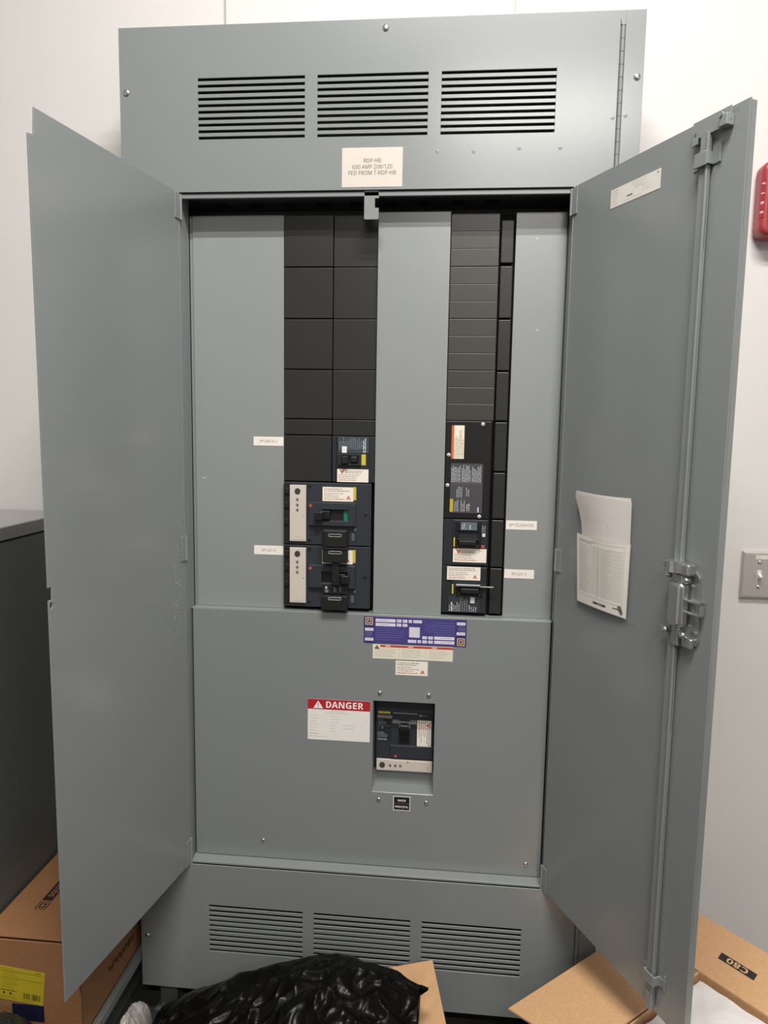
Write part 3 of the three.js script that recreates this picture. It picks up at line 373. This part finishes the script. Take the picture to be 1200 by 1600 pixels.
// ---------------------------------------------------------------- papers in the door pocket
{
  const t = new THREE.Group(); t.name = numbered('folded_papers'); scene.add(t); turned.add(t); t.position.set(OX1, 0, 0); t.rotation.y = -TR;
  tag(t, 'white folded papers sticking up out of the pocket on the right door', 'papers');
  for (let k = 0; k < 4; k++) {
    const pw = 20, ph = 16, pos = [], uv = [], idx = [], top = 1.283 + 0.0030 * k, lift = 0.004 - 0.0018 * k;
    for (let j = 0; j <= ph; j++) for (let i = 0; i <= pw; i++) { const a = i / pw, b = j / ph; const left = 0.092 - 0.013 * Math.pow(Math.max(0, b - 0.45) / 0.55, 1.4) - 0.0018 * k * b; pos.push(left + (0.243 - 0.002 * k - left) * a, 1.165 + (top - 1.165) * b + 0.0025 * Math.sin(a * 3 + k) * b, 0.0032 + lift * 0.5 * b + 0.0072 * Math.sin(Math.PI * a) * (1 - 0.25 * b) * (1 - 0.04 * k) + 0.012 * Math.pow(1 - a, 2) * Math.pow(b, 2) * (1 - 0.12 * k)); uv.push(a, b); }
    for (let j = 0; j < ph; j++) for (let i = 0; i < pw; i++) { const q = j * (pw + 1) + i; idx.push(q, q + 1, q + pw + 2, q, q + pw + 2, q + pw + 1); }
    const g = new THREE.BufferGeometry(); g.setAttribute('position', new THREE.Float32BufferAttribute(pos, 3)); g.setAttribute('uv', new THREE.Float32BufferAttribute(uv, 2)); g.setIndex(idx); g.computeVertexNormals(); const b = g.clone(); b.translate(0, 0, -0.0003); b.setIndex([...idx].reverse()); b.computeVertexNormals();
    part('sheet_of_paper', [g, b], k ? std(C(0.74, 0.71, 0.69), 0.7) : print(150, 190, (c, w, h) => { fill(c, '#dcd5d0', 0, 0, w, h); c.globalAlpha = 0.35; columns(c, 14, 26, 58, 5, 4.5, 2.4, '#b8b2ae', 3); c.strokeStyle = '#c4bdb8'; c.lineWidth = 3; c.beginPath(); c.arc(70, 96, 22, 3.6, 6.6); c.stroke(); c.globalAlpha = 1; }, 4, 0.7), t);
  }
}

// ---------------------------------------------------------------- wall fittings on the right
{ // fire alarm strobe
  const x0 = 0.862, x1 = 0.987, y0 = 1.858, y1 = 2.023, Z = WALL;
  const t = thing('fire_alarm', 'red fire alarm strobe box on the wall at the right', 'fire alarm', [(x0 + x1) / 2, y0, Z]);
  const red = std(C(0.33, 0.036, 0.045), 0.38), s = roundRect(x0, x1, y0, y1, 0.016);
  const g = new THREE.ExtrudeGeometry(roundRect(x0 + 0.012, x1 - 0.012, y0 + 0.012, y1 - 0.012, 0.012), { depth: 0.026, bevelEnabled: true, bevelSize: 0.012, bevelThickness: 0.014, bevelSegments: 5, curveSegments: 10 }).translate(0, 0, Z + 0.014);
  part('housing', g, red, t);
  part('grille_panel', new THREE.ExtrudeGeometry(roundRect(x0 + 0.030, x1 - 0.020, y0 + 0.030, y1 - 0.020, 0.008), { depth: 0.004, bevelEnabled: true, bevelSize: 0.006, bevelThickness: 0.006, bevelSegments: 3 }).translate(0, 0, Z + 0.0545), red, t);
  part('strobe_lens', box(x0 + 0.055, x1 - 0.03, y0 + 0.05, y1 - 0.075, Z + 0.060, Z + 0.082, 0.008, 3), std(C(0.8, 0.8, 0.8), 0.15), t);
  for (let k = 0; k < 5; k++) part('sound_slot', box(x0 + 0.045, x1 - 0.035, y1 - 0.036 - k * 0.006, y1 - 0.033 - k * 0.006, Z + 0.0645, Z + 0.0652), std(C(0.16, 0.01, 0.015), 0.6), t);
  const lg = box(-0.042, 0.042, -0.0045, 0.0045, 0, 0.0005), lm = print(90, 9.6, (c, w, h) => { fill(c, '#9c353c', 0, 0, w, h); [...'FIRE'].forEach((ch, i) => text(c, ch, 12 + i * 22, h / 2, 10.5, '#f2d9d6', { bold: true })); }, 6, 0.4);
  const f = spot('fire_lettering', lg, lm, t, [x0 + 0.0031, (y0 + y1) / 2, Z + 0.0503]); f.rotation.order = 'YXZ'; f.rotation.set(0, -0.82, -Math.PI / 2); f.userData.label = 'white FIRE lettering running down the side';
}
{ // two-gang switch
  const x0 = 0.8955, x1 = 1.0095, y0 = 1.018, y1 = 1.1335, Z = WALL;
  const t = thing('light_switch', 'stainless steel light switch plate with white toggles on the wall', 'light switch', [(x0 + x1) / 2, y0, Z]);
  part('cover_plate', new THREE.ExtrudeGeometry(rectPath(x0 + 0.007, x1 - 0.007, y0 + 0.006, y1 - 0.006, THREE.Shape), { depth: 0.001, bevelEnabled: true, bevelSize: 0.0065, bevelThickness: 0.005, bevelSegments: 3 }).translate(0, 0, Z + 0.0052), stainless, t);
  for (const x of [0.9365, 0.9825]) {
    const tg = part('toggle', [box(x - 0.005, x + 0.005, 1.066, 1.088, Z + 0.009, Z + 0.0125, 0.001), box(-0.0038, 0.0038, -0.004, 0.004, 0, 0.016, 0.002).rotateX(0.45).translate(x, 1.0785, Z + 0.010)], white, t);
    for (const y of [1.047, 1.1075]) spot('screw', SCREW_S, zinc, t, [x, y, Z + 0.0112]);
  }
  sticker('switch_label', 0.9265, 0.9545, 1.1155, 1.1245, Z + 0.0112, (g, w, h) => { fill(g, '#e9e3da', 0, 0, w, h); text(g, 'EDPP 1-14', w / 2, h / 2, 5.2, '#8d8884'); }, t, 'small white label above the toggle', 10);
}

// ---------------------------------------------------------------- left side: cabinet, trough, carton
{
  const X1 = -0.800, X0 = -1.42, Z0 = WALL + 0.004, Z1 = 0.46, YT = 1.184;
  const t = thing('metal_cabinet', 'dark grey metal cabinet with a flat top standing left of the open panel door', 'cabinet', [(X0 + X1) / 2, FLOOR, (Z0 + Z1) / 2]);
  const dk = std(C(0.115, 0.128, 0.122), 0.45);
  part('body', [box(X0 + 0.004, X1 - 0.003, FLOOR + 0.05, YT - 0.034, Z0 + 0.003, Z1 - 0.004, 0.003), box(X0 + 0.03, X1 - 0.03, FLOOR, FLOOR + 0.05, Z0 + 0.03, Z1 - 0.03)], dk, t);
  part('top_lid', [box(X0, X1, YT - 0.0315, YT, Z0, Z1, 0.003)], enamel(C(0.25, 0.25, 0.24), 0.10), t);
}

{
  const a = -0.797, b = -0.562;
  tag(part('metal_trough', [box(a, b, 0.082, 0.085, -0.17, 0.60, 0.001), box(b - 0.003, b, 0.064, 0.083, -0.17, 0.60), box(b - 0.063, b - 0.06, FLOOR, 0.083, -0.168, 0.598), box(a, a + 0.003, FLOOR, 0.083, -0.17, 0.60), box(a, b, FLOOR, 0.083, 0.597, 0.60)], paintSmall), 'low grey metal trough on the floor beneath the brown carton', 'metal trough');
}
// a slab with a corner at o, edges along u and v, thickness along n
function slab(o, u, v, lu, lv, t, r = 0.001) {
  const U = u.clone().normalize(), V = v.clone().addScaledVector(U, -v.dot(U)).normalize(), N = U.clone().cross(V);
  return box(0, lu, 0, lv, -t, 0, r).applyMatrix4(new THREE.Matrix4().makeBasis(U, V, N).setPosition(o));
}
const V3 = (x, y, z) => new THREE.Vector3(x, y, z);
{ // brown carton with the yellow label
  const x0 = -0.796, x1 = -0.576, y0 = 0.086, y1 = 0.3065, z0 = -0.160, z1 = 0.262, th = 0.005;
  const t = thing('cardboard_carton', 'brown cardboard carton with a yellow label wedged between cabinet and panel door', 'cardboard box', [(x0 + x1) / 2, y0, (z0 + z1) / 2]);
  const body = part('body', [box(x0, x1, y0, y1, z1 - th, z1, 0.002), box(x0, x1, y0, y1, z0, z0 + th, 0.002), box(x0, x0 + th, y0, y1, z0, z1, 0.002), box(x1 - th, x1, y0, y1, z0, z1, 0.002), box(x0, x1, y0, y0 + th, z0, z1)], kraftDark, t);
  const lidG = box(x0, x1, -0.0025, 0.0025, 0, z1 - z0, 0.0015).rotateX(-0.006).rotateZ(0).translate(0, y1 + 0.0045, z0);
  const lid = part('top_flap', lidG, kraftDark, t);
  const mark = print(27, 150, (g, w, h) => { fill(g, '#a9774f', 0, 0, w, h); fill(g, '#2a211c', 1, 2, w - 2, 113); text(g, 'SQUARE D', w / 2, 58, 18, '#a9774f', { bold: true, rot: -Math.PI / 2 }); g.save(); g.translate(0, 119); fill(g, '#2a211c', 0.5, 0, w - 1, 27); fill(g, '#a9774f', 3, 2.5, w - 6, 22); fill(g, '#2a211c', 6, 5.5, w - 12, 16); fill(g, '#a9774f', 10, 9, w - 20, 9); g.restore(); }, 5, 0.8);
  part('printed_mark', box(-0.7320, -0.7050, 0.0026, 0.0030, 0.028 - z0, 0.178 - z0).rotateX(-0.006).translate(0, y1 + 0.0045, z0), mark, lid, 'black printed mark and square emblem');
  const lg = box(-0.056, 0.056, -0.0395, 0.0395, 0, 0.0005);
  const ym = print(112, 79, (g, w, h) => { fill(g, '#c9b52c', 0, 0, w, h); fill(g, '#5d5520', 4, 9, w - 8, 0.9); fill(g, '#5d5520', 4, 25, w - 8, 0.9); rows(g, 6, 4, 40, 1, 3, 1.1, '#8c7f24', 1); rows(g, 90, 4, 16, 1, 3, 1.6, '#5d5520', 2); rows(g, 16, 12, 44, 3, 4, 1, '#857920', 3); rows(g, 16, 29, 40, 6, 4.2, 1.1, '#857920', 4); rows(g, 14, 55, 42, 1, 3, 2.4, '#6a601d', 5); g.fillStyle = '#544c18'; g.beginPath(); g.arc(22, 63, 3, 0, 7); g.arc(37, 63, 3, 0, 7); g.fill(); rows(g, 14, 69, 40, 3, 2.6, 1, '#857920', 6); const r = rng(9); let x = 66; while (x < 104) { const a = 0.5 + r() * 1.3; fill(g, '#3c3612', x, 56, a, 14); x += a + 0.5 + r() * (r() > 0.8 ? 4 : 0.9); } rows(g, 66, 73, 38, 1, 2, 1.2, '#6a601d', 7); }, 5, 0.55);
  const yl = new THREE.Mesh(lg, ym); yl.name = 'yellow_label'; yl.castShadow = yl.receiveShadow = true; yl.userData.label = 'bright yellow printed label'; yl.rotation.z = -0.10; { const o = originOf(t); yl.position.set(-0.716 - o.x, 0.2015 - o.y, z1 + 0.0002 - o.z); } t.add(yl);
  part('blue_label', box(-0.735, -0.662, 0.118, 0.157, z1 + 0.0001, z1 + 0.0006), std(C(0.012, 0.012, 0.045), 0.5), t, 'dark blue label edge below the yellow one');
  { const r = rng(31), l = []; for (let k = 0; k < 20; k++) { const z = 0.135 - k * 0.0066, y = 0.150 - 0.012 * (k / 20) + (r() - 0.5) * 0.004, n = r(); l.push(box(-0.0003, 0.0003, -0.007 - 0.005 * n, 0.007 + 0.004 * n, -0.0009, 0.0009).rotateX((r() - 0.5) * 1.6).translate(x1 + 0.0003, y, z)); if (n > 0.45) l.push(box(-0.0003, 0.0003, -0.0008, 0.0008, -0.005, 0.005).rotateX((r() - 0.5) * 0.8).translate(x1 + 0.0003, y + 0.004 * (r() - 0.5), z)); } part('marker_writing', l, std(C(0.03, 0.02, 0.015), 0.7), t, 'black marker scribble on the side'); }
}
// crumpled plastic: a closed lump over an outline, top height and bottom height given as functions of x, z
function lump(nx, nz, xr, zr, top, bot) {
  const P = [], idx = [], A = [], B = [];
  for (let j = 0; j <= nz; j++) for (let i = 0; i <= nx; i++) { const x = xr[0] + (xr[1] - xr[0]) * i / nx, [za, zb] = zr(x), z = za + (zb - za) * j / nz; const yb = bot(x, z), yt = Math.max(yb + 0.0015, top(x, z)); A.push([x, yt, z]); B.push([x, yb, z]); }
  for (const p of [...A, ...B]) P.push(...p);
  const n = nx + 1, off = A.length;
  for (let j = 0; j < nz; j++) for (let i = 0; i < nx; i++) { const k = j * n + i; idx.push(k, k + n, k + 1, k + 1, k + n, k + n + 1, off + k, off + k + 1, off + k + n, off + k + 1, off + k + n + 1, off + k + n); }
  const side = (a, b) => idx.push(a, b, off + a, b, off + b, off + a);
  for (let i = 0; i < nx; i++) { side(i, i + 1); side(nz * n + i + 1, nz * n + i); }
  for (let j = 0; j < nz; j++) { side((j + 1) * n, j * n); side(j * n + nx, (j + 1) * n + nx); }
  const g = new THREE.BufferGeometry(); g.setAttribute('position', new THREE.Float32BufferAttribute(P, 3)); g.setIndex(idx); g.computeVertexNormals(); return g;
}
function ridge(x, y, f) { return 1 - Math.abs(n2(x * f, y * f)); }
function lerpTable(T, x) { if (x <= T[0][0]) return T[0][1]; for (let i = 1; i < T.length; i++) if (x <= T[i][0]) { const [a, p] = T[i - 1], [b, q] = T[i]; return p + (q - p) * (x - a) / (b - a); } return T[T.length - 1][1]; }
// cardboard sheet leaning on the foot of the panel
const ST = V3(0.174, 0.1475, 0.016), SD = V3(0.036, -0.08, 0.098), SL = V3(-0.962, -0.272, 0);
const SN = SL.clone().cross(SD).normalize(); if (SN.y < 0) SN.negate();
{
  const q = [ST, ST.clone().addScaledVector(SD, 2.9), ST.clone().addScaledVector(SL, 0.17).addScaledVector(SD, 2.25), ST.clone().addScaledVector(SL, 0.17)];
  const ex = V3().subVectors(q[3], q[0]).normalize(), nn = SN.clone(), ey = nn.clone().cross(ex);
  const sh = poly(q.map((p) => { const d = p.clone().sub(q[0]); return [d.dot(ex), d.dot(ey)]; }));
  const g = sheet(sh, -0.005, 0.005, 0.0006).applyMatrix4(new THREE.Matrix4().makeBasis(ex, ey, nn).setPosition(q[0]));
  tag(part('cardboard_sheet', g, kraft), 'plain cardboard sheet leaning on the panel foot behind the black bag', 'cardboard');
}
const sheetY = (x, z) => ST.y - ((x - ST.x) * SN.x + (z - ST.z) * SN.z) / SN.y;
{ // black refuse bag
  const HT = [[-0.4835, -0.08], [-0.476, 0.022], [-0.411, 0.070], [-0.332, 0.117], [-0.228, 0.162], [-0.123, 0.198], [-0.079, 0.211], [-0.013, 0.220], [0.053, 0.215], [0.076, 0.207], [0.111, 0.188], [0.168, 0.1655]];
  const zb = (x) => 0.118 - 0.070 * Math.min(1, Math.max(0, (x + 0.02) / 0.09));
  const top = (x, z) => {
    const h = lerpTable(HT, x) - FLOOR, d = z < 0.13 ? (0.13 - z) / (zb(x) + 0.004) : (z - 0.13) / 0.42;
    const p = Math.pow(Math.max(0, 1 - d * d), z < 0.13 ? 0.5 : 0.6);
    const w = 0.030 * (ridge(x * 0.8 + 0.5 * z, z * 1.4 - x * 0.35, 5) - 0.62) + 0.013 * (ridge(x * 0.7 + z, z - x * 0.6, 11) - 0.62) + 0.003 * Math.pow(ridge(x + 3 + z * 0.5, z * 0.7 - x * 0.4, 22), 2);
    return FLOOR + h * p + w * (0.35 + 0.65 * Math.min(1, Math.max(0, (z - 0.12) / 0.07))) * Math.min(1, h * p / 0.05) * (x > 0.15 ? 0.2 : 1);
  };
  const bot = (x, z) => { let y = FLOOR + 0.003; if (x > 0.0) y = Math.max(y, sheetY(x, z) + 0.009); if (x > 0.1485) y = Math.max(y, 0.1560 + (x - 0.1485) * 0.45); return y; };
  const bagMat = new THREE.MeshPhysicalMaterial({ color: C(0.0035, 0.0034, 0.0032), roughness: 0.27, specularIntensity: 0.22 });
  tag(part('refuse_bag', lump(230, 120, [-0.4835, 0.168], (x) => (x > 0.1485 ? [0.116 + (x - 0.1485) * 0.5, 0.142 - (x - 0.1485) * 0.5] : [0.13 - zb(x), 0.546]), top, bot), bagMat), 'black plastic refuse bag lying in front of the panel foot', 'bag');
}
{ // dark plastic bundle at the left edge, on the trough
  const top = (x, z) => { const d = Math.hypot((x + 0.725) / 0.125, (z - 0.38) / 0.11); return 0.086 + 0.115 * Math.pow(Math.max(0, 1 - d * d), 0.45) + (0.022 * (ridge(x, z, 20) - 0.62) + 0.010 * (ridge(x + 1, z, 55) - 0.6)) * Math.max(0, 1.05 - d); };
  tag(part('plastic_bundle', lump(80, 60, [-0.795, -0.605], () => [0.275, 0.50], top, () => 0.0865), std(C(0.016, 0.016, 0.018), 0.3)), 'crumpled black plastic bundle below the yellow label', 'plastic wrap');
}
{ // clear plastic wrap on the floor between trough and bag
  const top = (x, z) => { const d = Math.hypot((x + 0.526) / 0.034, (z - 0.16) / 0.12); return FLOOR + 0.004 + 0.135 * Math.pow(Math.max(0, 1 - d * d), 0.4) + (0.03 * (ridge(x, z, 24) - 0.62) + 0.012 * (ridge(x + 2, z, 60) - 0.6)) * Math.max(0, 1 - d * 0.8); };
  tag(part('clear_wrap', lump(50, 70, [-0.5585, -0.487], () => [0.045, 0.29], top, () => FLOOR + 0.002), new THREE.MeshPhysicalMaterial({ color: C(0.62, 0.58, 0.54), roughness: 0.25, transmission: 0.35, thickness: 0 })), 'crumpled clear plastic wrap left of the black bag', 'plastic wrap');
}
// open carton on the right, standing turned under the right door
const KC = V3(0.697, 0.25, 0.046), E1 = V3(-0.75, 0, 0.66).normalize(), E2 = V3(0.66, 0, 0.75).normalize(), BL1 = 0.40, BL2 = 0.33;
{
  const t = thing('open_carton', 'open brown carton with C80 printed on its raised flap under the right door', 'cardboard box', [KC.x, FLOOR, KC.z + 0.28]);
  const up = V3(0, 1, 0), hgt = 0.25 - FLOOR - 0.004, K2 = KC.clone().addScaledVector(E2, 0.085), base = K2.clone().setY(FLOOR + 0.002);
  const far1 = base.clone().addScaledVector(E1, BL1), far2 = base.clone().addScaledVector(E2, BL2);
  for (const [o, u, l] of [[base, E1, BL1], [base, E2, BL2], [far1, E2, BL2], [far2, E1, BL1]]) part('side_wall', slab(o, u, up, l, hgt, 0.005), kraft, t);
  part('bottom', new THREE.BoxGeometry(BL1 - 0.01, 0.005, BL2 - 0.01).applyMatrix4(new THREE.Matrix4().makeBasis(E1, up, E1.clone().cross(up)).setPosition(base.clone().addScaledVector(E1, BL1 / 2).addScaledVector(E2, BL2 / 2).add(V3(0, 0.004, 0)))), kraft, t);
  const o2 = V3(0.75 * 0.113, 0.05, -0.66 * 0.113).normalize();
  const f2 = part('flap', slab(KC.clone().addScaledVector(E2, 0.004), E2, o2, BL2 + 0.075, 0.1225, 0.004), kraft, t, 'raised flap with the printing');
  const o1 = V3(-0.66 * 0.19, -0.04, -0.75 * 0.19).normalize();
  part('flap', slab(K2.clone().addScaledVector(E1, 0.010), E1, o1, BL1 - 0.024, 0.195, 0.005), kraft, t);
  part('flap', slab(far1.clone().setY(0.25), E2, V3(-0.75, -0.5, 0.66), BL2, 0.11, 0.004), kraft, t);
  part('flap', slab(far2.clone().setY(0.25), E1, V3(0.66, -0.5, 0.75), BL1, 0.11, 0.004), kraft, t);
  // printing on the raised flap, upside down for the camera
  const pw = 0.079, ph = 0.0165, U = E2.clone().negate(), Vv = o2.clone().negate(), N = U.clone().cross(Vv);
  const g = box(-pw / 2, pw / 2, -ph / 2, ph / 2, -0.0002, 0.0002).applyMatrix4(new THREE.Matrix4().makeBasis(U, Vv, N).setPosition(KC.clone().addScaledVector(E2, 0.1435).addScaledVector(o2, 0.0585).addScaledVector(N, N.y > 0 ? 0.0003 : -0.0043)));
  part('printed_code', g, print(79, 16.5, (c, w, h) => { fill(c, '#231e1a', 0, 0, w, h); text(c, 'C80', w / 2, h / 2 + 0.5, 16, '#c9a67f', { bold: true, sx: 1.75 }); }, 8, 0.8), f2, 'black C80 print');
  // white packing foam inside
  const n = 70, P = [], idx = [];
  const top = (a, b) => { const bx = Math.min(1, Math.min(a, 1 - a) / 0.025), by = Math.min(1, Math.min(b, 1 - b) / 0.03); const s = (q) => q * q * (3 - 2 * q); return 0.10 + 0.144 * s(bx) * s(by) + 0.005 * n2(a * 3, b * 3) * s(Math.min(1, a * 3)) + 0.004 * ridge(a, b, 4); };
  for (let j = 0; j <= n; j++) for (let i = 0; i <= n; i++) { const a = i / n, b = j / n, p = K2.clone().addScaledVector(E1, 0.008 + (BL1 - 0.016) * a).addScaledVector(E2, 0.008 + (BL2 - 0.016) * b); P.push(p.x, top(a, b), p.z); }
  for (let j = 0; j <= n; j++) for (let i = 0; i <= n; i++) { const k = 3 * (j * (n + 1) + i); P.push(P[k], FLOOR + 0.010, P[k + 2]); }
  const m = n + 1, off = m * m; for (let j = 0; j < n; j++) for (let i = 0; i < n; i++) { const k = j * m + i; idx.push(k, k + 1, k + m, k + 1, k + m + 1, k + m, off + k, off + k + m, off + k + 1, off + k + 1, off + k + m, off + k + m + 1); }
  for (let i = 0; i < n; i++) for (const [a, b] of [[i, i + 1], [n * m + i + 1, n * m + i], [(i + 1) * m, i * m], [i * m + n, (i + 1) * m + n]]) idx.push(a, off + a, b, b, off + a, off + b);
  const fg = new THREE.BufferGeometry(); fg.setAttribute('position', new THREE.Float32BufferAttribute(P, 3)); fg.setIndex(idx);
  tag(part('packing_foam', toCreasedNormals(fg, 0.8), std(C(0.72, 0.69, 0.67), 0.7)), 'white packing foam bulging inside the open carton', 'packing foam');
}

renderer.render(scene, camera);
